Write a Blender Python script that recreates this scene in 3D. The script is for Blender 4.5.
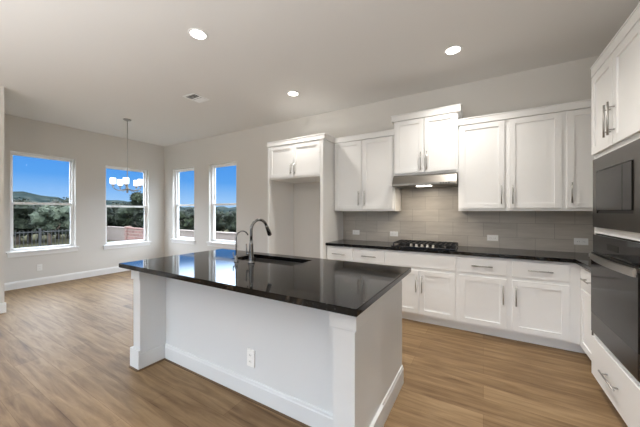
import bpy, bmesh, math, random
from mathutils import Vector, Matrix
random.seed(7)
for o in list(bpy.data.objects): bpy.data.objects.remove(o)
SC = bpy.context.scene
COL = SC.collection
PI = math.pi

# ------------------------------------------------------------------ camera, world, sun, exposure
H_EYE = 1.363
cam = bpy.data.objects.new('camera', bpy.data.cameras.new('camera')); COL.objects.link(cam)
cam.location = (0, 0, H_EYE); cam.rotation_euler = (PI/2, 0, math.radians(30.61))
cam.data.sensor_width = 36; cam.data.lens = 276.1/640*36; cam.data.shift_y = -1.75/640
cam.data.clip_start = .05; cam.data.clip_end = 2000
SC.camera = cam
vs = SC.view_settings
SC.display_settings.display_device = 'sRGB'
vs.view_transform = 'Standard'; vs.look = 'None'; vs.gamma = 1; vs.use_curve_mapping = False
vs.exposure = 0.2
SC.cycles.max_bounces = 10; SC.cycles.diffuse_bounces = 6; SC.cycles.glossy_bounces = 5
SC.cycles.transparent_max_bounces = 16; SC.cycles.sample_clamp_indirect = 6
SC.cycles.caustics_reflective = False; SC.cycles.caustics_refractive = False

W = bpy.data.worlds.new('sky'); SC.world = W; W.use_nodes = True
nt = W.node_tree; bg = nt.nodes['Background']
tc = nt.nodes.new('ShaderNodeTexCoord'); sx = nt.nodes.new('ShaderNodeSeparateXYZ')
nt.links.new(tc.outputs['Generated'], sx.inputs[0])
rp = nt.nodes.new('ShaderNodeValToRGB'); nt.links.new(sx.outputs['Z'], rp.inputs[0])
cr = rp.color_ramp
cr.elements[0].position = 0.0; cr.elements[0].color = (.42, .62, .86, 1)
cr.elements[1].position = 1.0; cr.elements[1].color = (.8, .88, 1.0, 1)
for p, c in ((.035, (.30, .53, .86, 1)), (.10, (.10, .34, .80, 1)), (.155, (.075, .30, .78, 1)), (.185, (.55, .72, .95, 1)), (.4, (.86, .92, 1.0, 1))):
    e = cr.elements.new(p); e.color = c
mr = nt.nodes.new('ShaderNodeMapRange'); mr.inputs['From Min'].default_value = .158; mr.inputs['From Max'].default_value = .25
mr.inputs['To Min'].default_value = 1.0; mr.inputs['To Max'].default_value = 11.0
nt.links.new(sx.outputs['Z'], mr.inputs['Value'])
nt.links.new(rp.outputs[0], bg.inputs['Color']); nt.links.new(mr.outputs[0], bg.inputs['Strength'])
W.cycles.sampling_method = 'MANUAL'; W.cycles.sample_map_resolution = 512

def light(name, kind, loc, energy, color=(1,1,1), parent=None, **kw):
    d = bpy.data.lights.new(name, kind); d.energy = energy; d.color = color
    for k, v in kw.items(): setattr(d, k, v)
    o = bpy.data.objects.new(name, d); COL.objects.link(o); o.location = loc
    if parent: o.parent = parent
    return o
def aim(o, d): o.rotation_euler = Vector(d).to_track_quat('-Z', 'Y').to_euler()

s = light('sun', 'SUN', (20, 0, 20), .7, (1, .95, .86), angle=math.radians(.6)); aim(s, (-1, 0, -.75))
# daylight of the glazed doors in the room behind the camera (just outside their glass)
DOORS = [(-4.9, -3.1), (-2.6, -.8), (-.4, .9)]
for a, b in DOORS:
    l = light('door_daylight', 'AREA', ((a+b)/2, -3.75, 1.2), 3, (.86, .93, 1.0), shape='RECTANGLE', size=b-a, size_y=2.2)
    aim(l, (0, 1, .5))
# fill lights added behind the camera, aimed up to brighten the ceiling
for x, e in ((-3.0, 92), (-.6, 104)):
    l = light('added_ceiling_fill', 'AREA', (x, -2.3, .7), e, (.95, .97, 1), shape='RECTANGLE', size=2.4, size_y=2.4); aim(l, (0, .22, 1)); l.data.spread = math.radians(135)
def portal(loc, sx_, sy_, d):
    l = light('window_portal', 'AREA', loc, 1, shape='RECTANGLE', size=sx_, size_y=sy_)
    l.data.cycles.is_portal = True; aim(l, d)

# ------------------------------------------------------------------ materials
def lin(r, g, b):
    f = lambda c: ((c/255+.055)/1.055)**2.4 if c > 10 else c/255/12.92
    return (f(r), f(g), f(b), 1)
def mat(name, col, rough=.5, metal=0, spec=.5, **kw):
    m = bpy.data.materials.new(name); m.use_nodes = True
    b = m.node_tree.nodes['Principled BSDF']
    b.inputs['Base Color'].default_value = col; b.inputs['Roughness'].default_value = rough
    b.inputs['Metallic'].default_value = metal; b.inputs['Specular IOR Level'].default_value = spec
    for k, v in kw.items(): b.inputs[k].default_value = v
    return m
def N(m, t, **kw):
    n = m.node_tree.nodes.new(t)
    for k, v in kw.items():
        if k in n.inputs.keys(): n.inputs[k].default_value = v
        else: setattr(n, k, v)
    return n
def L(m, a, b): m.node_tree.links.new(a, b)
def P(m): return m.node_tree.nodes['Principled BSDF']
def ramp(m, stops):
    r = N(m, 'ShaderNodeValToRGB'); e = r.color_ramp.elements
    e[0].position, e[0].color = stops[0]; e[1].position, e[1].color = stops[-1]
    for p, c in stops[1:-1]: x = e.new(p); x.color = c
    return r
def mapping(m, scale=(1,1,1), rot=(0,0,0), coord='Object'):
    t = N(m, 'ShaderNodeTexCoord'); mp = N(m, 'ShaderNodeMapping')
    mp.inputs['Scale'].default_value = scale; mp.inputs['Rotation'].default_value = rot
    L(m, t.outputs[coord], mp.inputs[0]); return mp.outputs[0]
def bumpy(m, scale, strength, dist=.002):
    v = mapping(m); n = N(m, 'ShaderNodeTexNoise', Scale=scale, Detail=3.0); L(m, v, n.inputs['Vector'])
    b = N(m, 'ShaderNodeBump', Strength=strength, Distance=dist); L(m, n.outputs[0], b.inputs['Height'])
    L(m, b.outputs[0], P(m).inputs['Normal'])
def noise_col(m, scale, stops, stretch=(1,1,1), detail=4.0):
    v = mapping(m, stretch); n = N(m, 'ShaderNodeTexNoise', Scale=scale, Detail=detail); L(m, v, n.inputs['Vector'])
    r = ramp(m, stops); L(m, n.outputs[0], r.inputs[0]); L(m, r.outputs[0], P(m).inputs['Base Color'])

M = {}
M['wall'] = mat('wall_paint', lin(218, 215, 210), .85, spec=.25); bumpy(M['wall'], 160, .12)
M['ceiling'] = mat('ceiling_paint', lin(224, 222, 219), .9, spec=.2); bumpy(M['ceiling'], 120, .15)
M['trim'] = mat('trim_white', lin(236, 236, 235), .45)
M['cab'] = mat('cabinet_white', lin(238, 238, 237), .38); bumpy(M['cab'], 40, .02)
M['gap'] = mat('cabinet_inside', lin(205, 202, 196), .6)
M['panelwhite'] = mat('island_white', lin(214, 216, 217), .45); bumpy(M['panelwhite'], 60, .03)
M['nickel'] = mat('brushed_nickel', lin(176, 174, 170), .32, 1); bumpy(M['nickel'], 300, .05)
M['hoodsteel'] = mat('hood_steel', lin(140, 136, 130), .38, 1)
M['steel'] = mat('stainless', lin(182, 179, 174), .3, 1)
M['darksteel'] = mat('black_stainless', lin(68, 63, 58), .3, .75); bumpy(M['darksteel'], 260, .03)
M['gun'] = mat('slate_steel_faucet', lin(120, 120, 120), .24, 1)
M['blackglass'] = mat('black_glass', lin(16, 16, 17), .06, spec=.6)
M['ovenglass'] = mat('oven_glass', lin(30, 27, 24), .12, spec=.15)
M['black'] = mat('black_iron', lin(20, 20, 20), .5)
M['sink'] = mat('sink_steel', lin(128, 125, 121), .34, .9)
M['plate'] = mat('plate_white', lin(238, 238, 236), .4)
M['slot'] = mat('slot_dark', lin(70, 68, 66), .6)
M['shoe'] = mat('dark_shoe', lin(92, 70, 48), .5)
M['vinyl'] = mat('window_vinyl', lin(242, 242, 242), .4)
M['stucco'] = mat('stucco', lin(98, 88, 82), .9); bumpy(M['stucco'], 30, .4, .01)
M['bark'] = mat('bark', lin(70, 58, 48), .9)
def emit(name, col, st):
    m = bpy.data.materials.new(name); m.use_nodes = True; n = m.node_tree.nodes
    b = n['Principled BSDF']; b.inputs['Base Color'].default_value = (.9, .9, .9, 1)
    b.inputs['Emission Color'].default_value = col; b.inputs['Emission Strength'].default_value = st
    return m
M['lens'] = emit('lamp_lens', (1, .95, .88, 1), 9)
M['shade'] = emit('lit_shade', (1, .98, .95, 1), 2)
# glass pane: see-through with a fresnel reflection
g = bpy.data.materials.new('pane_glass'); g.use_nodes = True; n = g.node_tree.nodes; n.remove(n['Principled BSDF'])
out = n['Material Output']; tr = n.new('ShaderNodeBsdfTransparent'); gl = n.new('ShaderNodeBsdfGlossy'); gl.inputs['Roughness'].default_value = .01
lw = n.new('ShaderNodeLayerWeight'); lw.inputs[0].default_value = .5; fr = n.new('ShaderNodeMapRange'); fp = n.new('ShaderNodeMath'); fp.operation = 'POWER'; fp.inputs[1].default_value = 5
g.node_tree.links.new(lw.outputs['Facing'], fp.inputs[0]); g.node_tree.links.new(fp.outputs[0], fr.inputs['Value']); fr.inputs['To Min'].default_value = .004; fr.inputs['To Max'].default_value = .5; mx = n.new('ShaderNodeMixShader'); tr.inputs[0].default_value = (.97, .98, .98, 1)
g.node_tree.links.new(fr.outputs[0], mx.inputs[0]); g.node_tree.links.new(tr.outputs[0], mx.inputs[1])
g.node_tree.links.new(gl.outputs[0], mx.inputs[2]); g.node_tree.links.new(mx.outputs[0], out.inputs[0]); M['glass'] = g
# black granite with brown and pale mineral patches
m = mat('black_granite', lin(12, 12, 13), .06, spec=.28); M['granite'] = m
v = mapping(m); n1 = N(m, 'ShaderNodeTexNoise', Scale=7.0, Detail=6.0, Distortion=1.4); L(m, v, n1.inputs['Vector'])
r1 = ramp(m, [(0, lin(12, 12, 13)), (.56, lin(15, 15, 16)), (.66, lin(46, 38, 30)), (.74, lin(92, 80, 66)), (1, lin(150, 142, 130))])
L(m, n1.outputs[0], r1.inputs[0])
n2 = N(m, 'ShaderNodeTexNoise', Scale=90.0, Detail=3.0); L(m, v, n2.inputs['Vector'])
r2 = ramp(m, [(0, (0,0,0,1)), (.66, (0,0,0,1)), (.72, (.4,.39,.37,1)), (1, (.7,.68,.64,1))]); L(m, n2.outputs[0], r2.inputs[0])
ad = N(m, 'ShaderNodeMixRGB', blend_type='ADD'); ad.inputs[0].default_value = .5
L(m, r1.outputs[0], ad.inputs[1]); L(m, r2.outputs[0], ad.inputs[2]); L(m, ad.outputs[0], P(m).inputs['Base Color'])
# oak plank floor, planks running along X
m = mat('oak_planks', lin(170, 130, 88), .52, spec=.22); M['floor'] = m
v = mapping(m); bk = N(m, 'ShaderNodeTexBrick', offset=.37, Scale=1.0)
bk.inputs['Brick Width'].default_value = 1.5; bk.inputs['Row Height'].default_value = .18; bk.inputs['Mortar Size'].default_value = .0012
bk.inputs['Color1'].default_value = (.36,.36,.36,1); bk.inputs['Color2'].default_value = (.64,.64,.64,1); bk.inputs['Mortar'].default_value = (.35,.35,.35,1)
L(m, v, bk.inputs['Vector'])
v2 = mapping(m, (.9, 9, 1)); gn = N(m, 'ShaderNodeTexNoise', Scale=2.2, Detail=8.0, Roughness=.62, Distortion=.5); L(m, v2, gn.inputs['Vector'])
va = N(m, 'ShaderNodeMixRGB'); va.inputs[0].default_value = .36; L(m, gn.outputs[0], va.inputs[1]); L(m, bk.outputs[0], va.inputs[2])
rf = ramp(m, [(.3, lin(83, 62, 41)), (.44, lin(119, 95, 68)), (.56, lin(140, 116, 86)), (.7, lin(160, 136, 105))]); L(m, va.outputs[0], rf.inputs[0])
mm = N(m, 'ShaderNodeMixRGB', blend_type='MULTIPLY'); mm.inputs[2].default_value = (.7, .64, .58, 1)
L(m, bk.outputs['Fac'], mm.inputs[0]); L(m, rf.outputs[0], mm.inputs[1]); L(m, mm.outputs[0], P(m).inputs['Base Color'])
bb = N(m, 'ShaderNodeBump', Strength=.12, Distance=.002); L(m, gn.outputs[0], bb.inputs['Height']); L(m, bb.outputs[0], P(m).inputs['Normal'])
# grey wood-look wall tile
m = mat('grey_tile', lin(150, 146, 140), .3, spec=.5); M['tile'] = m
v = mapping(m, (1, 1, 1), (PI/2, 0, 0)); bk = N(m, 'ShaderNodeTexBrick', offset=.5, Scale=1.0)
bk.inputs['Brick Width'].default_value = .35; bk.inputs['Row Height'].default_value = .175; bk.inputs['Mortar Size'].default_value = .0022
bk.inputs['Color1'].default_value = (.3,.3,.3,1); bk.inputs['Color2'].default_value = (.7,.7,.7,1); L(m, v, bk.inputs['Vector'])
v2 = mapping(m, (3, 1, 22)); gn = N(m, 'ShaderNodeTexNoise', Scale=1.6, Detail=6.0); L(m, v2, gn.inputs['Vector'])
va = N(m, 'ShaderNodeMixRGB'); va.inputs[0].default_value = .45; L(m, gn.outputs[0], va.inputs[1]); L(m, bk.outputs[0], va.inputs[2])
rf = ramp(m, [(.25, lin(166, 159, 150)), (.5, lin(182, 176, 167)), (.75, lin(196, 190, 180))]); L(m, va.outputs[0], rf.inputs[0])
mm = N(m, 'ShaderNodeMixRGB'); mm.inputs[2].default_value = lin(150, 144, 136)
L(m, bk.outputs['Fac'], mm.inputs[0]); L(m, rf.outputs[0], mm.inputs[1]); L(m, mm.outputs[0], P(m).inputs['Base Color'])
# brick of the garden wall
m = mat('red_brick', lin(160, 110, 92), .9); M['brick'] = m
v = mapping(m, (1, 1, 1), (PI/2, 0, 0)); bk = N(m, 'ShaderNodeTexBrick', Scale=1.0)
bk.inputs['Brick Width'].default_value = .4; bk.inputs['Row Height'].default_value = .2; bk.inputs['Mortar Size'].default_value = .02
bk.inputs['Color1'].default_value = lin(106, 74, 66); bk.inputs['Color2'].default_value = lin(86, 58, 52); bk.inputs['Mortar'].default_value = lin(110, 99, 92)
L(m, v, bk.inputs['Vector']); L(m, bk.outputs[0], P(m).inputs['Base Color'])
M['lawn'] = mat('dry_lawn', spec=0, col=lin(70, 66, 49), rough=.95); noise_col(M['lawn'], 1.2, [(.3, lin(45, 44, 33)), (.7, lin(61, 59, 47))])
M['hill'] = mat('wooded_hill', spec=0, col=lin(46, 56, 52), rough=1); noise_col(M['hill'], .12, [(.35, lin(17, 24, 24)), (.5, lin(30, 37, 37)), (.7, lin(49, 52, 49))], detail=8.0)
for k, a, b, c in (('leaf_dark', (10, 16, 10), (28, 37, 22), (50, 60, 38)), ('leaf_mid', (18, 26, 16), (42, 54, 32), (72, 82, 54)), ('leaf_grey', (48, 58, 46), (76, 88, 70), (106, 114, 92))):
    a, b, c = [tuple(q*.62 for q in z) for z in (a, b, c)]; M[k] = mat(k, lin(*b), .85, spec=.2); noise_col(M[k], 3.0, [(.3, lin(*a)), (.5, lin(*b)), (.72, lin(*c))])

# ------------------------------------------------------------------ helpers
def box(bm, lo, hi, bev=0):
    lo = Vector(lo); hi = Vector(hi)
    r = bmesh.ops.create_cube(bm, size=1)
    for v_ in r['verts']: v_.co = Vector([(lo[i]+hi[i])/2 + v_.co[i]*(hi[i]-lo[i]) for i in range(3)])
    if bev:
        es = list({e_ for v_ in r['verts'] for e_ in v_.link_edges})
        bmesh.ops.bevel(bm, geom=es, offset=bev, segments=2, affect='EDGES', profile=.6)
def tube(bm, pts, rad, seg=12, caps=True):
    pts = [Vector(p) for p in pts]; rad = rad if isinstance(rad, (list, tuple)) else [rad]*len(pts)
    rings = []; up = None
    for i, p in enumerate(pts):
        d = (pts[min(i+1, len(pts)-1)] - pts[max(i-1, 0)]).normalized()
        if up is None: up = d.orthogonal().normalized()
        up = (up - d*up.dot(d)).normalized(); sd = d.cross(up)
        rings.append([bm.verts.new(p + (up*math.cos(2*PI*k/seg) + sd*math.sin(2*PI*k/seg))*rad[i]) for k in range(seg)])
    for a, b in zip(rings, rings[1:]):
        for k in range(seg):
            f = bm.faces.new((a[k], a[(k+1) % seg], b[(k+1) % seg], b[k])); f.smooth = True
    if caps:
        bm.faces.new(rings[0][::-1]); bm.faces.new(rings[-1])
def lathe(bm, prof, c=(0,0,0), seg=32):
    c = Vector(c); rings = []
    for r_, z in prof: rings.append([bm.verts.new(c + Vector((max(r_, 1e-4)*math.cos(2*PI*k/seg), max(r_, 1e-4)*math.sin(2*PI*k/seg), z))) for k in range(seg)])
    for a, b in zip(rings, rings[1:]):
        for k in range(seg):
            f = bm.faces.new((a[k], a[(k+1) % seg], b[(k+1) % seg], b[k])); f.smooth = True
    bm.faces.new(rings[0][::-1]); bm.faces.new(rings[-1])
def prism(bm, prof, axis, a, b):
    """extrude a closed 2-D profile along x ('x': profile is y,z) or y ('y': profile is x,z) or z"""
    f = {'x': lambda p, t: (t, p[0], p[1]), 'y': lambda p, t: (p[0], t, p[1]), 'z': lambda p, t: (p[0], p[1], t)}[axis]
    A = [bm.verts.new(f(p, a)) for p in prof]; B = [bm.verts.new(f(p, b)) for p in prof]
    n_ = len(prof)
    for k in range(n_): bm.faces.new((A[k], A[(k+1) % n_], B[(k+1) % n_], B[k]))
    bm.faces.new(A[::-1]); bm.faces.new(B)
def obj(name, bm, material, parent=None, loc=(0,0,0)):
    bmesh.ops.recalc_face_normals(bm, faces=bm.faces[:])
    me = bpy.data.meshes.new(name); bm.to_mesh(me); bm.free()
    if material is not None: me.materials.append(M[material] if isinstance(material, str) else material)
    o = bpy.data.objects.new(name, me); COL.objects.link(o); o.location = loc
    if parent: o.parent = parent
    return o
def BM(): return bmesh.new()
def boxes(name, lst, material, parent=None, bev=0, **k):
    b = BM()
    for lo, hi in lst: box(b, lo, hi, bev)
    return obj(name, b, material, parent, **k)
def thing(name, label, cat, loc=(0,0,0), rz=0, group=None):
    o = bpy.data.objects.new(name, None); COL.objects.link(o); o.empty_display_size = .1
    o.location = loc; o.rotation_euler = (0, 0, rz); return tag(o, label, cat, group)
def tag(o, label, cat, group=None):
    o['label'] = label; o['category'] = cat
    if group: o['group'] = group
    return o
def struct(o, label=None, cat=None):
    o['kind'] = 'structure'
    if label: o['label'] = label
    if cat: o['category'] = cat
    return o
def dup(root, loc=None, rz=None, label=None, group=None):
    def cp(o, par):
        c = o.copy(); COL.objects.link(c)
        if par: c.parent = par
        for ch in o.children: cp(ch, c)
        return c
    r = cp(root, None)
    if loc: r.location = loc
    if rz is not None: r.rotation_euler = (0, 0, rz)
    if label: r['label'] = label
    if group: r['group'] = group
    return r

# ------------------------------------------------------------------ room shell
XL, XR, YB, YF, ZC, T = -7.09, 1.37, 4.09, -3.6, 3.048, .16
XN, YN = -5.575, 1.04                     # corner of the wall that narrows the room on the left
struct(boxes('floor', [((XL-.2, YF-.2, -.1), (XR+.2, YB+.2, 0))], 'floor'), 'light oak plank floor of the kitchen and dining nook', 'floor')
struct(boxes('ceiling', [((XL-.2, YF-.2, ZC), (XR+.2, YB+.2, ZC+.12))], 'ceiling'), 'flat pale grey painted ceiling with recessed lights', 'ceiling')
def wall_holes(name, axis, pos, a, b, holes, out, label):
    """wall slab along an axis; holes = [(a0,a1,z0,z1)]; 'out' is the sign of the outside direction"""
    lst = []; e0, e1 = sorted((pos, pos+out*T))
    def add(u0, u1, z0, z1):
        if u1-u0 < 1e-4: return
        lst.append(((u0, e0, z0), (u1, e1, z1)) if axis == 'x' else ((e0, u0, z0), (e1, u1, z1)))
    cur = a
    for h0, h1, z0, z1 in holes:
        add(cur, h0, 0, ZC); add(h0, h1, 0, z0); add(h0, h1, z1, ZC); cur = h1
    add(cur, b, 0, ZC)
    return struct(boxes(name, lst, 'wall'), label, 'wall')
ZS, ZT = .675, 2.425
W1, W2, W3, W4 = (1.39, 2.285), (2.80, 3.70), (-6.725, -5.865), (-5.335, -4.46)
wall_holes('wall_left', 'y', XL, YN-.16, YB+T, [(*W1, .648, 2.43), (*W2, .625, 2.385)], -1, 'pale greige dining nook wall with two sash windows')
wall_holes('wall_back', 'x', YB, XL, XR+T, [(*W3, ZS, ZT), (*W4, ZS, ZT)], 1, 'long pale greige wall behind the cabinets with two narrow windows')
struct(boxes('wall_right', [((XR, YF-T, 0), (XR+T, YB, ZC))], 'wall'), 'greige wall behind the oven tower', 'wall')
struct(boxes('wall_near', [((XN-T, YF-T, 0), (XN, YN, ZC)), ((XL, YN-T, 0), (XN-T, YN, ZC))], 'wall'), 'grey wall end at the left edge of the picture', 'wall')
wall_holes('wall_front', 'x', YF, XN, XR, [(a, b, .02, 2.35) for a, b in DOORS], -1, 'wall with glazed doors behind the camera')
for i, (a, b) in enumerate(DOORS):
    c = (a+b)/2; y0, y1 = YF-.10, YF-.04
    d = struct(boxes('door_%d' % (i+1), [((a, y0, .02), (a+.07, y1, 2.35)), ((b-.07, y0, .02), (b, y1, 2.35)), ((a+.07, y0, 2.27), (b-.07, y1, 2.35)),
        ((a+.07, y0, .02), (b-.07, y1, .1)), ((c-.05, y0, .1), (c+.05, y1, 2.27))], 'trim'), 'white glazed door behind the camera', 'door')
    boxes('door_glass', [((a+.07, YF-.072, .1), (c-.05, YF-.068, 2.27)), ((c+.05, YF-.072, .1), (b-.07, YF-.068, 2.27))], 'glass', d)

def bb_prof(h=.135, t=.015):   # baseboard profile: (distance from wall, z)
    return [(0, 0), (t, 0), (t, h-.025), (t-.004, h-.018), (t-.005, h-.006), (t-.009, h), (0, h)]
def baseboard(name, axis, pos, sgn, a, b):
    bm = BM(); prism(bm, [(pos+sgn*p, z) for p, z in bb_prof()], axis, a, b)
    return struct(obj(name, bm, 'trim'), 'white baseboard', 'baseboard')
baseboard('baseboard_left', 'y', XL, 1, YN, YB)
baseboard('baseboard_back', 'x', YB, -1, XL+.015, -3.05)
baseboard('baseboard_near', 'y', XN, 1, YF, YN+.015)
baseboard('baseboard_return', 'x', YN, 1, XL+.015, XN)

def window(nm, axis, pos, out, a, b, label, ZS=ZS, ZT=ZT, zm=1.525):
    """double-hung sash window in the wall opening a..b; frame about 10 cm out from the wall face"""
    root = bpy.data.objects.new(nm, None); COL.objects.link(root); root.empty_display_size = .1
    struct(root, label, 'window')
    def bx(u0, u1, d0, d1, z0, z1):
        e0, e1 = sorted((pos+out*d0, pos+out*d1))
        return ((u0, e0, z0), (u1, e1, z1)) if axis == 'x' else ((e0, u0, z0), (e1, u1, z1))
    root.location = ((a+b)/2, pos+out*.1, ZS) if axis == 'x' else (pos+out*.1, (a+b)/2, ZS)
    off = -root.location
    def part(name, lst, m_, bev=.002): return boxes(name, lst, m_, root, bev, loc=off)
    part('window_frame', [bx(a, a+.03, .07, .155, ZS, ZT), bx(b-.03, b, .07, .155, ZS, ZT), bx(a+.03, b-.03, .07, .155, ZT-.03, ZT), bx(a+.03, b-.03, .07, .155, ZS, ZS+.025)], 'vinyl')
    ia, ib = a+.03, b-.03
    part('upper_sash', [bx(ia, ia+.025, .115, .145, zm, ZT-.03), bx(ib-.025, ib, .115, .145, zm, ZT-.03), bx(ia, ib, .115, .145, ZT-.055, ZT-.03), bx(ia, ib, .115, .145, zm-.02, zm+.02)], 'vinyl')
    part('lower_sash', [bx(ia, ia+.025, .08, .112, ZS+.025, zm), bx(ib-.025, ib, .08, .112, ZS+.025, zm), bx(ia, ib, .08, .112, ZS+.025, ZS+.06), bx(ia, ib, .08, .112, zm-.022, zm+.022)], 'vinyl')
    part('pane', [bx(ia+.025, ib-.025, .128, .132, zm+.02, ZT-.055)], 'glass', 0)
    part('pane', [bx(ia+.025, ib-.025, .094, .098, ZS+.06, zm-.022)], 'glass', 0)
    part('window_sill', [bx(a, b, 0, .07, ZS-.001, ZS+.012), bx(a-.05, b+.05, -.035, 0, ZS-.018, ZS+.012)], 'trim', .003)
    part('apron', [bx(a-.035, b+.035, -.014, 0, ZS-.085, ZS-.018)], 'trim', .003)
    if axis == 'x': portal(((a+b)/2, pos+out*.2, (ZS+ZT)/2), b-a, ZT-ZS, (0, -out, 0))
    else: portal((pos+out*.2, (a+b)/2, (ZS+ZT)/2), b-a, ZT-ZS, (-out, 0, 0))
    return root
window('window_1', 'y', XL, -1, *W1, 'sash window at the far left with a view of trees and iron fence', .648, 2.43, 1.515)
window('window_2', 'y', XL, -1, *W2, 'sash window behind the chandelier', .625, 2.385, 1.485)
window('window_3', 'x', YB, 1, *W3, 'narrow sash window just right of the room corner')
window('window_4', 'x', YB, 1, *W4, 'narrow sash window nearest the fridge alcove')

# tile backsplash
struct(boxes('trim_1', [((-1.97, YB-.01, .914), (XR-.01, YB, 1.372)), ((-1.031, YB-.01, 1.372), (-.261, YB, 1.85))], 'tile'), 'grey tile backsplash above the black counter', 'backsplash')
struct(boxes('trim_2', [((XR-.01, 2.935, .914), (XR, YB-.01, 1.372))], 'tile'), 'grey tile backsplash on the right wall', 'backsplash')

# ------------------------------------------------------------------ cabinets
def shaker(bm, x0, x1, z0, z1, y=0, t=.02, w=.057):
    """shaker door whose front is at y (facing -y)"""
    box(bm, (x0, y, z0), (x0+w, y+t, z1), .0015); box(bm, (x1-w, y, z0), (x1, y+t, z1), .0015)
    box(bm, (x0+w, y, z0), (x1-w, y+t, z0+w), .0015); box(bm, (x0+w, y, z1-w), (x1-w, y+t, z1), .0015)
    box(bm, (x0+w, y+.011, z0+w), (x1-w, y+t-.002, z1-w))
def pull(parent, c, length, vertical, y=0):
    bm = BM(); x, z = c; h = length/2
    if vertical:
        tube(bm, [(x, y-.032, z-h), (x, y-.032, z+h)], .006)
        for s_ in (-1, 1): tube(bm, [(x, y, z+s_*h*.68), (x, y-.032, z+s_*h*.68)], .005, 8)
    else:
        tube(bm, [(x-h, y-.032, z), (x+h, y-.032, z)], .006)
        for s_ in (-1, 1): tube(bm, [(x+s_*h*.68, y, z), (x+s_*h*.68, y-.032, z)], .005, 8)
    return obj('handle', bm, 'nickel', parent)
def door(root, x0, x1, z0, z1, hx=None, hz=None, hl=.2):
    bm = BM(); shaker(bm, x0, x1, z0, z1, -.02)
    d = obj('door', bm, 'cab', root)
    if hx is not None: pull(d, (hx, hz), hl, True, -.02)
    return d
def drawer(root, x0, x1, z0, z1, handle=True, hl=.2):
    bm = BM(); box(bm, (x0, -.02, z0), (x1, 0, z1), .002)
    d = obj('drawer' if handle else 'drawer_front', bm, 'cab', root)
    if handle: pull(d, ((x0+x1)/2, (z0+z1)/2), hl, False, -.02)
    return d
def crown(root, x0, x1, z0, z1, dep, proj=.04, left=False, right=False, rdep=None):
    """stepped crown moulding along the front and the open ends"""
    def ring(bm, p, a, b):
        box(bm, (x0-(p if left else 0), -p, a), (x1+(p if right and rdep is None else 0), dep, b), .0025)
        if rdep: box(bm, (x1-.004, -p, a), (x1+p, rdep, b), .0025)
    bm = BM(); h = z1-z0
    ring(bm, proj*.8, z0, z1-.012); ring(bm, proj, z1-.012, z1)
    return obj('crown_moulding', bm, 'cab', root)
def root_at(name, label, x0, x1, yface, z0=0, rz=0, cat='cabinet', group=None):
    return thing(name, label, cat, ((x0+x1)/2, yface, z0), 0, group)
YBS = 3.525        # face of the base boxes (doors stand 2 cm proud)
def base_cab(label, x0, x1, doors, dx0=None, dx1=None, front='drawer', group='white base cabinets on the back wall', hside=1, toe=0):
    r = root_at('base_cabinet', label, x0, x1, YBS, group=group)
    w = (x1-x0)/2; dep = YB-.001-YBS
    boxes('body', [((-w, 0, .092), (w, dep, .876))], 'cab', r)
    boxes('toe_kick', [((-w, .055, 0), (w+toe, dep, .092))], 'cab', r)
    a = (dx0 if dx0 is not None else x0+.022)-(x0+x1)/2; b = (dx1 if dx1 is not None else x1-.022)-(x0+x1)/2
    drawer(r, a, b, .686, .85, front == 'drawer')
    if doors == 2:
        door(r, a, -.004, .118, .648, -.034, .487); door(r, .004, b, .118, .648, .034, .487)
    else:
        door(r, a, b, .118, .648, (b-.03) if hside > 0 else (a+.03), .487)
    return r
base_cab('white base cabinet beside the fridge alcove panel, leftmost of the back wall run', -1.965, -1.541, 1, -1.955, -1.56)
base_cab('narrow white base cabinet with a drawer just left of the cooktop cabinet', -1.541, -1.09, 1, -1.523, -1.102, hside=-1)
base_cab('white two-door base cabinet with a blank drawer front under the black cooktop', -1.09, -.256, 2, -1.074, -.278, front='blank')
base_cab('white drawer-over-door base cabinet just right of the cooktop cabinet, handle on its right', -.256, .235, 1, -.235, .209)
base_cab('white drawer-over-door base cabinet at the inner corner, handle on its left', .235, .794, 1, .261, .713, hside=-1, toe=.055)

YU = 3.76          # face of the wall cabinets
ZU0, ZU1 = 1.372, 2.405
def wall_cab(label, x0, x1, yf, z0, z1, zc, doors, group='white wall cabinets', hz=None, cl=False, cr_=False, hl=.21, proj=.036):
    r = root_at('wall_cabinet', label, x0, x1, yf, z0, group=group); o = (x0+x1)/2; w = (x1-x0)/2; dep = YB-.001-yf
    boxes('body', [((-w, 0, 0), (w, dep, z1-z0))], 'cab', r, .001)
    for a, b, hx in doors:
        door(r, a-o, b-o, .03, z1-z0-.008, hx-o, .03+.03+hl/2+.02 if hz is None else hz, hl)
    crown(r, -w, w, z1-z0, zc-z0, dep, proj, cl, cr_)
    return r
wall_cab('white two-door wall cabinet between the fridge cabinet and the range hood', -1.965, -1.034, YU, ZU0, ZU1, 2.483, [(-1.955, -1.526, -1.556), (-1.494, -1.06, -1.464)])
wall_cab('tall-crowned white two-door wall cabinet directly above the range hood', -1.034, -.262, 3.71, 1.838, 2.565, 2.648, [(-1.012, -.652, -.686), (-.644, -.284, -.61)], cl=True, cr_=True, hl=.23, hz=.17)
wall_cab('white single-door wall cabinet just right of the range hood, handle on its right', -.262, .228, YU, ZU0, ZU1, 2.483, [(-.246, .205, .175)])
wall_cab('wide white single-door wall cabinet, handle on its left, second from the hood', .228, .722, YU, ZU0, ZU1, 2.483, [(.25, .70, .28)])
wall_cab('white wall cabinet in the corner, partly hidden by the oven tower', .722, XR-.002, YU, ZU0, ZU1, 2.483, [(.742, 1.2, .775)])

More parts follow.
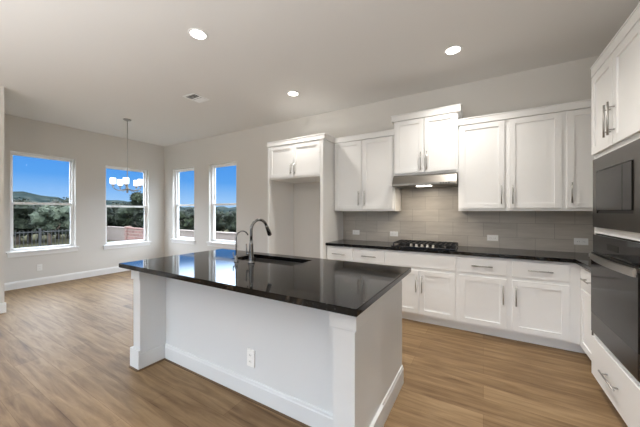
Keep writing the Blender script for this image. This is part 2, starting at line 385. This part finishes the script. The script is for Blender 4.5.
# fridge alcove: side panels and the cabinet bridging them
r = thing('fridge_surround', 'tall white fridge alcove with side panels and a two-door cabinet over the empty opening', 'cabinet', (-2.49, 3.44, 0))
dep = YB-.001-3.44; hw = .52
boxes('side_panel', [((-hw, -.02, 0), (-hw+.03, dep, 2.405))], 'cab', r, .0015)
boxes('side_panel', [((hw-.05, -.02, 0), (hw, dep, 2.405))], 'cab', r, .0015)
boxes('body', [((-hw+.03, 0, 1.88), (hw-.05, dep, 2.405))], 'cab', r, .001)
door(r, -hw+.035, -.004-.01, 1.9, 2.395, -.045, 2.02, .17); door(r, .004-.01, hw-.055, 1.9, 2.395, .025, 2.02, .17)
crown(r, -hw, hw, 2.405, 2.483, dep, .036, False, True, .278)

# right leg: base cabinet between the corner and the oven tower (faces -X)
XRB, YT0, YT1 = .795, 2.93, 2.095
r = thing('base_cabinet', 'small white base cabinet of the right-hand run between corner and oven tower', 'cabinet', (XRB, (YT0+YBS)/2, 0), -PI/2, 'white base cabinets on the right wall')
w = (YBS-YT0)/2-.001; dep = XR-.001-XRB
boxes('body', [((-w, 0, .092), (w, dep, .876))], 'cab', r)
boxes('toe_kick', [((-w, .055, 0), (w, dep, .092))], 'cab', r)
drawer(r, -w+.085, w-.015, .686, .85, True, .18); door(r, -w+.085, w-.015, .118, .648, w-.045, .487)

# oven tower: carcass with open bays for the two appliances
XT = .742
r = thing('oven_tower', 'tall white oven cabinet at the right edge, doors above and drawer below', 'cabinet', (XT, (YT0+YT1)/2, 0), -PI/2)
w = (YT0-YT1)/2; dep = XR-.001-XT
boxes('body', [((-w, 0, .105), (-w+.02, dep, 2.405)), ((w-.02, 0, .105), (w, dep, 2.405)), ((-w+.02, dep-.015, .105), (w-.02, dep, 2.405)),
    ((-w+.02, 0, .105), (w-.02, dep-.015, .43)), ((-w+.02, 0, 1.20), (w-.02, dep-.015, 1.245)), ((-w+.02, 0, 1.765), (w-.02, dep-.015, 2.405))], 'cab', r)
boxes('toe_kick', [((-w, .05, 0), (w, dep, .105))], 'cab', r)
door(r, -w+.012, -.003, 1.80, 2.395, -.033, 1.965, .215); door(r, .003, w-.012, 1.80, 2.395, .033, 1.965, .215)
drawer(r, -w+.012, w-.012, .115, .405, True, .25)
crown(r, -w, w, 2.405, 2.483, dep, .024)

# wall oven
aw = .374
r = thing('wall_oven', 'built-in wall oven with black control panel and bowed steel handle', 'oven', (XT, (YT0+YT1)/2, .435), -PI/2)
boxes('body', [((-aw-.015, .001, 0), (aw+.015, .54, .76))], 'black', r)
boxes('control_panel', [((-aw, -.02, .625), (aw, .0005, .757))], 'blackglass', r, .003)
boxes('display', [((-.09, -.0212, .67), (.09, -.0195, .71))], 'ovenglass', r)
d = boxes('oven_door', [((-aw, -.03, .02), (aw, .0005, .165)), ((-aw, -.03, .60), (aw, .0005, .622)), ((-aw, -.012, .165), (aw, .0005, .60))], 'darksteel', r, .002)
boxes('glass', [((-aw, -.03, .165), (aw, -.012, .60))], 'ovenglass', d)
bm = BM(); n_ = 15
prof = []
for k in range(n_+1):
    u = -1+2*k/n_; x = u*(aw-.02); y = -.040-.026*(1-u*u)
    prof.append((x, y))
inner = [(x, y+.012) for x, y in prof]
prism(bm, prof+inner[::-1], 'z', .572, .618)
for sg in (-1, 1): box(bm, (sg*(aw-.03)-.016, -.047, .585), (sg*(aw-.03)+.016, -.028, .611), .002)
obj('handle', bm, 'steel', d)
boxes('vent_grille', [((-aw, -.012, .0), (aw, .0005, .018))], 'black', r)
# microwave with trim kit
r = thing('microwave', 'built-in dark steel microwave above the wall oven', 'microwave', (XT, (YT0+YT1)/2, 1.247), -PI/2)
boxes('body', [((-aw-.015, .001, 0), (aw+.015, .45, .51))], 'black', r)
fx0, fx1, fz0, fz1 = -.292, .292, .105, .412
boxes('trim_frame', [((-aw, -.02, .002), (fx0, .0005, .51)), ((fx1, -.02, .002), (aw, .0005, .51)), ((fx0, -.02, .002), (fx1, .0005, fz0)), ((fx0, -.02, fz1), (fx1, .0005, .51))], 'darksteel', r)
d = boxes('microwave_door', [((fx0+.006, -.026, fz0+.02), (fx1-.13, -.001, fz1-.006))], 'ovenglass', r, .002)
boxes('control_panel', [((fx1-.126, -.026, fz0+.02), (fx1-.006, -.001, fz1-.006))], 'ovenglass', r, .002)
boxes('vent_grille', [((fx0+.006, -.012, fz0), (fx1-.006, -.001, fz0+.016))], 'black', r)

# countertops
bm = BM()
YC, XC = 3.482, .752
poly = [(-1.968, YC), (XC, YC), (XC, YT0+.002), (XR-.011, YT0+.002), (XR-.011, YB-.011), (-1.968, YB-.011)]
prism(bm, poly, 'z', .8765, .914)
bmesh.ops.bevel(bm, geom=[e for e in bm.edges if abs(e.verts[0].co.z-e.verts[1].co.z) < 1e-5], offset=.003, segments=2, affect='EDGES')
tag(obj('countertop', bm, 'granite'), 'polished black granite L-shaped counter along the back wall', 'countertop')

# ------------------------------------------------------------------ cooktop and hood
CX = -.655
r = thing('gas_cooktop', 'black gas cooktop with iron grates set on the back counter', 'cooktop', (CX, 3.79, .914))
boxes('tray', [((-.375, -.245, .0005), (.375, .235, .014))], 'blackglass', r, .004)
for cx in (-.25, 0, .25):
    b = BM(); z0, z1 = .034, .048; hx, y0, y1 = .116, -.15, .225
    for x in (-hx, hx): box(b, (cx+x-.006, y0, z0), (cx+x+.006, y1, z1), .001)
    for y in (y0, y0+.125, y0+.25, y1): box(b, (cx-hx, y-.006, z0), (cx+hx, y+.006, z1), .001)
    for x in (-.058, 0, .058): box(b, (cx+x-.006, y0, z0), (cx+x+.006, y1, z1), .001)
    for x in (-hx, hx):
        for y in (y0, y1): box(b, (cx+x-.007, y-.007, .012), (cx+x+.007, y+.007, z0+.002))
    obj('grate', b, 'black', r)
for cx, cy in ((-.25, -.06), (-.25, .14), (0, .05), (.25, -.06), (.25, .14)):
    b = BM(); lathe(b, [(.045, .013), (.045, .022), (.034, .024), (.034, .03), (.01, .032)], (cx, cy, 0), 20); obj('burner', b, 'black', r)
for k in range(5):
    b = BM(); lathe(b, [(.021, .013), (.021, .018), (.017, .02), (.0155, .042), (.013, .045)], (-.13+k*.065, -.2, 0), 16); obj('knob', b, 'steel', r)

r = thing('range_hood', 'slim steel under-cabinet range hood with its lamp lit above the cooktop', 'range hood', (-.648, YB-.011, 1.69))
b = BM(); prism(b, [(0, .147), (-.40, .147), (-.455, .12), (-.50, .03), (-.50, .006), (-.492, .0), (0, .0)], 'x', -.378, .378); obj('body', b, 'hoodsteel', r)
for a, b in ((-.345, -.11), (.115, .345)): boxes('filter', [((a, -.40, -.004), (b, -.09, .001))], 'darksteel', r)
boxes('lamp_lens', [((-.085, -.45, -.006), (.09, -.39, .001))], 'lens', r, .002)
for k in range(4): boxes('button', [((.2+.03*k, -.503, .012) , (.218+.03*k, -.499, .024))], 'black', r)
light('hood_lamp', 'AREA', (0, -.42, -.012), 3.2, (1, .86, .68), r, shape='RECTANGLE', size=.16, size_y=.05)

# ------------------------------------------------------------------ island
IX0, IX1, IY0, IY1 = -2.735, -.50, 1.178, 2.287
LW, RW = (-2.655, -2.545), (-.667, -.545)
YW1, YP = 1.66, 1.48
r = thing('kitchen_island', 'white panelled kitchen island base with end posts and baseboards', 'island', ((IX0+IX1)/2, 1.75, 0))
o_ = -r.location
def ip(name, lst, m_='panelwhite', bev=.002): return boxes(name, lst, m_, r, bev, loc=o_)
ip('front_panel', [((LW[1], YP, 0), (RW[0], YW1, .877))], bev=0)
ip('body', [((-2.64, YW1, .0), (-.56, 2.235, .64)), ((-2.64, YW1, .64), (-.56, 1.80, .877)), ((-2.64, 1.80, .64), (-2.14, 2.235, .877)), ((-1.30, 1.80, .64), (-.56, 2.235, .877)), ((-2.14, 2.205, .64), (-1.30, 2.235, .877))], bev=0)
for nm, (a, b), og in (('left', LW, -1), ('right', RW, 1)):
    p = ip('end_post', [((a, 1.258, 0), (b, YW1, .877))])
    def sub(name, lst, m_='panelwhite', bev=.003):
        return boxes(name, lst, m_, p, bev)
    e = .014
    sub('capital', [((a-e, 1.258-e, .775), (b+e, YW1-.002 if og > 0 else YW1-.002, .8765)), ((a-e*1.5, 1.258-e*1.5, .85), (b+e*1.5, YW1-.002, .8765))])
    q = .02
    oa, ob = (a-q, b+.012) if og < 0 else (a-.012, b+q)
    sub('plinth', [((oa, 1.258-q, 0), (ob, 1.258, .172)), ((oa, 1.258, 0), (a, YW1, .172 if og < 0 else .138)), ((b, 1.258, 0), (ob, YW1 if og > 0 else YP, .172 if og > 0 else .138))])
bm = BM(); prism(bm, [(YP-p_, z) for p_, z in bb_prof(.14, .016)], 'x', LW[1], RW[0]); prism(bm, [(-.56+p_, z) for p_, z in bb_prof(.14, .013)], 'y', YW1, 2.235)
obj('baseboard', bm, 'panelwhite', r, o_)
bm = BM(); sh = [(0, 0), (.011, 0), (.009, .009), (0, .013)]
prism(bm, [(YP-.016-p_, z) for p_, z in sh], 'x', LW[1]+.012, RW[0]-.012)
prism(bm, [(1.238-p_, z) for p_, z in sh], 'x', LW[0]-.02, LW[1]+.012); prism(bm, [(LW[1]+.012+p_, z) for p_, z in sh], 'y', 1.238, YP-.016)
prism(bm, [(1.238-p_, z) for p_, z in sh], 'x', RW[0]-.012, RW[1]+.02); prism(bm, [(RW[0]-.012-p_, z) for p_, z in sh], 'y', 1.238, YP-.016)
obj('shoe_moulding', bm, 'shoe', r, o_)

SX0, SX1, SY0, SY1 = -2.08, -1.365, 1.85, 2.165
bm = BM(); zs = (.8772, .914)
outer = [(IX0, IY0), (IX1, IY0), (IX1, IY1), (IX0, IY1)]; hole = [(SX0, SY0), (SX1, SY0), (SX1, SY1), (SX0, SY1)]
V = {}
for z in zs:
    V['o', z] = [bm.verts.new((*p, z)) for p in outer]; V['h', z] = [bm.verts.new((*p, z)) for p in hole]
for k in range(4):
    j = (k+1) % 4
    for z in zs: bm.faces.new((V['o', z][k], V['o', z][j], V['h', z][j], V['h', z][k]))
    for q in 'oh': bm.faces.new((V[q, zs[0]][k], V[q, zs[0]][j], V[q, zs[1]][j], V[q, zs[1]][k]))
bmesh.ops.bevel(bm, geom=[e for e in bm.edges if len({round(v_.co.z, 4) for v_ in e.verts}) == 1 and not (any((v_ in V['o', .914]) for v_ in e.verts) and any((v_ in V['h', .914]) for v_ in e.verts)) and abs(e.verts[0].co.x-e.verts[1].co.x)*abs(e.verts[0].co.y-e.verts[1].co.y) < 1e-6], offset=.003, segments=2, affect='EDGES')
tag(obj('island_countertop', bm, 'granite'), 'polished black granite slab on the kitchen island', 'countertop')

r = thing('kitchen_sink', 'grey undermount sink sunk in the island slab', 'sink', ((SX0+SX1)/2, (SY0+SY1)/2, .66))
a, b = (SX1-SX0)/2, (SY1-SY0)/2; zt = .8765-.66
boxes('basin', [((-a-.006, -b-.006, 0), (a+.006, b+.006, .006)), ((-a-.006, -b-.006, .006), (-a, b+.006, zt)), ((a, -b-.006, .006), (a+.006, b+.006, zt)), ((-a, -b-.006, .006), (a, -b, zt)), ((-a, b, .006), (a, b+.006, zt))], 'sink', r)
bm = BM(); lathe(bm, [(.045, .006), (.045, .009), (.03, .0095), (.02, .0075)], seg=20); obj('drain', bm, 'steel', r)

def arc(c, rad, a0, a1, n_, d):
    """points on an arc in the vertical plane of direction d"""
    return [Vector(c)+Vector((d[0], d[1], 0))*(rad*math.cos(t))+Vector((0, 0, rad*math.sin(t))) for t in [a0+(a1-a0)*k/n_ for k in range(n_+1)]]
r = thing('kitchen_faucet', 'tall gooseneck pull-down faucet standing behind the island sink', 'faucet', (-1.75, 1.775, .914))
d = Vector((.10, .995)); R = .092
bm = BM(); lathe(bm, [(.03, 0), (.03, .006), (.026, .012), (.022, .03), (.0205, .1), (.017, .16), (.0145, .2)], seg=20); obj('body', bm, 'gun', r)
bm = BM(); c = Vector((d[0]*R, d[1]*R, .285))
pts = [(0, 0, .19), (0, 0, .24)] + arc(c, R, PI, .12*PI, 16, d)
tube(bm, pts, .0125, 14); obj('spout', bm, 'gun', r)
e = pts[-1]; t_ = (Vector(pts[-1])-Vector(pts[-2])).normalized()
bm = BM(); tube(bm, [e-t_*.005, e+t_*.01, e+t_*.03, e+t_*.085, e+t_*.1], [.0135, .0155, .0165, .02, .018], 14); obj('spray_head', bm, 'gun', r)
bm = BM(); tube(bm, [(-.018, 0, .075), (-.05, 0, .078)], .012, 12); tube(bm, [(-.052, 0, .07), (-.055, 0, .095), (-.06, .0, .165)], [.007, .006, .005], 10); obj('lever', bm, 'gun', r)
r = thing('filter_faucet', 'small slim gooseneck filtered-water tap left of the tall faucet', 'faucet', (-1.905, 1.745, .914))
bm = BM(); lathe(bm, [(.02, 0), (.02, .005), (.014, .012), (.0135, .05), (.009, .06)], seg=18); obj('body', bm, 'gun', r)
R = .058; d = Vector((.35, .937)); c = Vector((d[0]*R, d[1]*R, .215))
bm = BM(); tube(bm, [(0, 0, .055), (0, 0, .15)] + arc(c, R, PI, .1*PI, 14, d), .0055, 10); obj('spout', bm, 'gun', r)
bm = BM(); tube(bm, [(-.012, 0, .04), (-.03, 0, .042), (-.036, 0, .05), (-.038, 0, .085)], .0045, 8); obj('lever', bm, 'gun', r)

# ------------------------------------------------------------------ outlets
def outlet(label, loc, rz, horizontal, group='outlets on the tile backsplash', w_=.118, h_=.072):
    r = thing('wall_outlet', label, 'outlet', loc, rz, group)
    if not horizontal: w_, h_ = h_, w_
    boxes('cover_plate', [((-w_/2, -.006, -h_/2), (w_/2, 0, h_/2))], 'plate', r, .002)
    for s_ in (-1, 1):
        cx, cz = (s_*w_*.19, 0) if horizontal else (0, s_*h_*.19)
        p = boxes('receptacle', [((cx-.016, -.0075, cz-.016), (cx+.016, -.0055, cz+.016))], 'plate', r, .001)
        boxes('slot', [((cx-.008, -.0079, cz-.006), (cx-.006, -.0072, cz+.004)), ((cx+.006, -.0079, cz-.006), (cx+.008, -.0072, cz+.004))], 'slot', p)
    return r
YO = YB-.0105
for x, lb in ((-1.745, 'white outlet on the tile nearest the fridge alcove panel'), (-1.14, 'white outlet on the tile behind the left end of the cooktop'),
              (.10, 'white outlet on the tile right of the cooktop'), (.925, 'white wide outlet plate on the tile beside the oven tower')):
    outlet(lb, (x, YO, 1.035), 0, True)
r = outlet('white vertical outlet on the front panel of the island', (-1.455, YP-.0005, .30), 0, False, None); r.scale = (1, 1.9, 1.05)
outlet('small white outlet low on the wall below the far left window', (XL+.0005, 1.76, .33), PI/2, False, None)

# ------------------------------------------------------------------ ceiling fixtures
def downlight(label, x, y, e=7.5):
    r = thing('recessed_light', label, 'ceiling light', (x, y, ZC), 0, 'recessed ceiling lights')
    b = BM(); lathe(b, [(.088, 0), (.088, -.004), (.082, -.008), (.068, -.006), (.068, 0)], seg=32); obj('trim_ring', b, 'trim', r)
    b = BM(); lathe(b, [(.068, -.001), (.068, -.005), (.06, -.0065), (.02, -.007)], seg=32); obj('lens', b, 'lens', r)
    l = light('downlight_lamp', 'AREA', (0, 0, -.012), e, (1, .95, .88), r, shape='DISK', size=.14); l.data.spread = math.radians(120)
downlight('round recessed ceiling light nearest the camera, above the island', -2.328, 1.664, 5)
downlight('round recessed ceiling light above the cooktop side of the kitchen', -.272, 3.181, 12)
downlight('round recessed ceiling light farthest back, near the fridge cabinet', -2.334, 3.19)

downlight('unseen recessed ceiling light added above the kitchen floor between island and oven tower', -.272, 1.664, 15)  # extra lamp out of view, added to brighten the floor and island side

r = thing('ceiling_vent', 'white rectangular ceiling air vent between the lights and chandelier', 'vent', (-3.65, 2.585, ZC)); r.scale = (.86, .86, 1)
boxes('backing', [((-.115, -.13, -.002), (.115, .13, 0))], 'slot', r)
boxes('frame', [((-.15, -.165, -.008), (-.115, .165, 0)), ((.115, -.165, -.008), (.15, .165, 0)), ((-.115, -.165, -.008), (.115, -.13, 0)), ((-.115, .13, -.008), (.115, .165, 0)), ((-.115, -.01, -.009), (.115, .01, -.001))], 'trim', r, .001)
for k in range(8):
    y = -.112+k*.032 if k < 4 else -.08+k*.027
    b = BM(); t = -.011 if k < 3 else .013
    prism(b, [(y, -.003), (y+.003, -.003), (y+.003+t, -.013), (y+t, -.013)], 'x', -.114, .114); obj('slat', b, 'trim', r)

r = thing('chandelier', 'five-shade nickel chandelier hanging in the dining nook', 'chandelier', (-5.60, 2.55, ZC))
b = BM(); lathe(b, [(.062, 0), (.062, -.012), (.045, -.024), (.012, -.03), (.012, -.035)], seg=24); obj('canopy', b, 'nickel', r)
b = BM(); tube(b, [(0, 0, -.03), (0, 0, -1.1)], .006, 10); obj('rod', b, 'nickel', r)
b = BM(); lathe(b, [(.008, -1.34), (.02, -1.33), (.012, -1.31), (.028, -1.285), (.028, -1.255), (.012, -1.24), (.012, -1.08), (.006, -1.07)], seg=20); obj('hub', b, 'nickel', r)
def shade_profile(): return [(.055, .0), (.058, .01), (.058, .135), (.052, .14)]
for k in range(5):
    t = math.radians(-29.5+72*k); c_, s_ = math.cos(t), math.sin(t); R = .215
    b = BM(); tube(b, [(c_*.02, s_*.02, -1.27), (c_*.12, s_*.12, -1.305), (c_*.18, s_*.18, -1.285), (c_*R, s_*R, -1.25), (c_*R, s_*R, -1.215)], .007, 10)
    lathe(b, [(.012, -1.225), (.03, -1.215), (.03, -1.205), (.012, -1.20)], (c_*R, s_*R, 0), 16); arm = obj('arm', b, 'nickel', r)
    b = BM(); lathe(b, [(.038, -1.19), (.045, -1.187), (.045, -1.088), (.04, -1.086)], (c_*R, s_*R, 0), 24); obj('shade', b, 'shade', r)

# ------------------------------------------------------------------ outdoors
ZG = -.6
bm = BM(); box(bm, (-140, -80, ZG-.3), (60, 160, ZG)); struct(obj('ground_lawn', bm, 'lawn'), 'dry lawn outside the windows', 'ground')
# wooded ridge far off
bm = BM()
def ridge(az):   # height in metres at 220 m
    K = [(75, 5), (147, 5), (151, 7.5), (158, 9), (163, 8.6), (168.5, 12.8), (174, 13.5), (205, 9)]
    for (a0, h0), (a1, h1) in zip(K, K[1:]):
        if a0 <= az <= a1: return h0+(h1-h0)*(az-a0)/(a1-a0)+.25*math.sin(az*2.3)+.2*math.sin(az*5.1)
    return 6
rows = []
for k in range(141):
    az = 75+k*.9; a = math.radians(az); h = ridge(az)
    rows.append([bm.verts.new((math.cos(a)*q, math.sin(a)*q, z)) for q, z in ((130, ZG-2), (165, h*.45+random.uniform(-.4, .4)), (195, h*.8+random.uniform(-.5, .5)), (225, h+random.uniform(-.35, .35)), (260, ZG-2))])
for a, b in zip(rows, rows[1:]):
    for k in range(4): bm.faces.new((a[k], a[k+1], b[k+1], b[k]))
struct(obj('hills', bm, 'hill'), 'wooded ridge beyond the trees', 'hills')

# iron fence seen through the far left window
FA, FB = Vector((-17.5, -2.66, ZG)), Vector((-17.5, 6.1, ZG))
r = thing('iron_fence', 'black iron picket fence across the lawn outside the far left window', 'fence', FA)
n_ = int((FB-FA).length/.13)
b = BM()
for k in range(n_):
    y = k*.13
    if k % 18: box(b, (-.01, y-.011, .05), (.01, y+.011, 1.12))
o = obj('pickets', b, 'black', r); o['kind'] = 'stuff'
boxes('rail', [((-.018, -.03, .12), (.018, n_*.13, .155))], 'black', r); boxes('rail', [((-.018, -.03, 1.02), (.018, n_*.13, 1.055))], 'black', r)
for k in range(0, n_, 18): boxes('fence_post', [((-.04, k*.13-.04, 0), (.04, k*.13+.04, 1.2))], 'black', r)
YG = 9.0
def gwall(name, label, x0, x1, m_, h=.98, cap='stucco'):
    r = thing(name, label, 'garden wall', ((x0+x1)/2, YG, ZG)); w = (x1-x0)/2
    boxes('wall_body', [((-w, 0, 0), (w, .22, h-.06))], m_, r); boxes('coping', [((-w, -.03, h-.06), (w, .25, h))], cap, r, .005)
gwall('garden_wall', 'beige garden wall outside, left half of the view in the window behind the chandelier', -24.5, -20.05, 'stucco', .94)
gwall('brick_wall', 'reddish brick garden wall outside the window behind the chandelier', -19.75, -15.2, 'brick', .94, 'brick')
boxesx = boxes('wall_pillar', [((-20.03, YG-.06, ZG), (-19.77, YG+.28, .42))], 'brick', None, .01); tag(boxesx, 'brick pillar between the beige and brick garden walls', 'pillar')
gwall('garden_wall', 'beige garden wall outside the two narrow back windows', -15.18, -6.0, 'stucco', .98)

# trees: trunk and crown each, three kinds
def make_tree(hgt, wid, leafmat, seed, nl=1500):
    rnd = random.Random(seed)
    root = bpy.data.objects.new('garden_tree', None); COL.objects.link(root)
    b = BM(); tube(b, [(0, 0, -.05), (.03, .02, hgt*.3), (-.02, .04, hgt*.6), (.02, 0, hgt*.85)], [wid*.045, wid*.035, wid*.022, wid*.008], 8)
    for k in range(5):
        t = rnd.uniform(0, 6.28); z = hgt*rnd.uniform(.25, .5)
        tube(b, [(0, 0, z), (math.cos(t)*wid*.2, math.sin(t)*wid*.2, z+hgt*.15), (math.cos(t)*wid*.24, math.sin(t)*wid*.24, z+hgt*.24)], [wid*.02, wid*.014, wid*.006], 6)
    obj('trunk', b, 'bark', root)
    b = BM(); cl = []
    for k in range(16):
        t = rnd.uniform(0, 6.28); q = rnd.uniform(0, .34)*wid; z = hgt*rnd.uniform(.32, .84)
        rr = wid*rnd.uniform(.15, .24)*(1-.35*abs(z/hgt-.5)*2); cl.append((Vector((math.cos(t)*q, math.sin(t)*q, z)), rr))
    for c, rr in cl:
        rs = bmesh.ops.create_icosphere(b, subdivisions=2, radius=rr*.8, matrix=Matrix.Translation(c))
        for v_ in rs['verts']: v_.co += (v_.co-c).normalized()*rnd.uniform(-.25, .2)*rr
    for k in range(nl):
        c, rr = rnd.choice(cl); u = Vector((rnd.gauss(0, 1), rnd.gauss(0, 1), rnd.gauss(0, 1))).normalized()
        p = c+u*rr*rnd.uniform(.75, 1.15); s_ = wid*rnd.uniform(.018, .034)
        e1 = Vector((rnd.gauss(0, 1), rnd.gauss(0, 1), rnd.gauss(0, 1))).normalized()*s_; e2 = e1.cross(u).normalized()*s_*.6
        b.faces.new([b.verts.new(p+q) for q in (-e1, e2, e1, -e2)])
    obj('crown', b, leafmat, root)
    return root
protos = {'dark': make_tree(2.6, 2.8, 'leaf_dark', 1), 'mid': make_tree(2.5, 2.6, 'leaf_mid', 2), 'grey': make_tree(2.5, 2.4, 'leaf_grey', 3)}
used = set()
def tree(kind, x, y, sc, label, group):
    if kind in used: o = dup(protos[kind])
    else: o = protos[kind]; used.add(kind)
    if x < -5 and 7.2 < y < 11.4 and x*11.4/y > -27: x, y = x*11.4/y, 11.4   # clear of the garden walls
    elif 7.2 < y < 11.4: x = min(x, -26.6)
    o.location = (x, y, ZG); o.scale = (sc, sc, sc*random.uniform(.95, 1.05)); o.rotation_euler = (0, 0, random.uniform(0, 6.28))
    tag(o, label, 'tree', group)
# polar placement: bearing measured from the camera, in degrees anticlockwise from +X
def pol(az, dist): return (math.cos(math.radians(az))*dist, math.sin(math.radians(az))*dist)
tree('grey', *pol(165.0, 22.5), 1.02, 'pale grey-green tree standing alone in front of the dark trees, far left window', None)
rnd = random.Random(11)
for k in range(24):
    az = 154.5+k*1.05; tree('dark' if k % 3 else 'mid', *pol(az, 26+rnd.uniform(-1.5, 3)), 1.05+rnd.uniform(-.08, .1),
        'dark dense tree in the wood beyond the lawn' if k % 3 else 'mid green tree in the wood beyond the lawn', 'dark dense wood trees beyond the lawn' if k % 3 else 'mid green wood trees beyond the lawn')
for k in range(18):
    az = 121.0+k*1.9; tree('dark' if k % 2 else 'mid', *pol(az, 19.5+rnd.uniform(-1, 2)+ (2.5 if az > 138 else 0)), .87+rnd.uniform(-.06, .06),
        'dark dense tree behind the garden walls' if k % 2 else 'mid green tree behind the garden walls', 'dark trees behind the garden walls' if k % 2 else 'mid green trees behind the garden walls')
tree('mid', *pol(153.0, 26), 1.5, 'taller tree rising above the others, seen behind the chandelier', None)
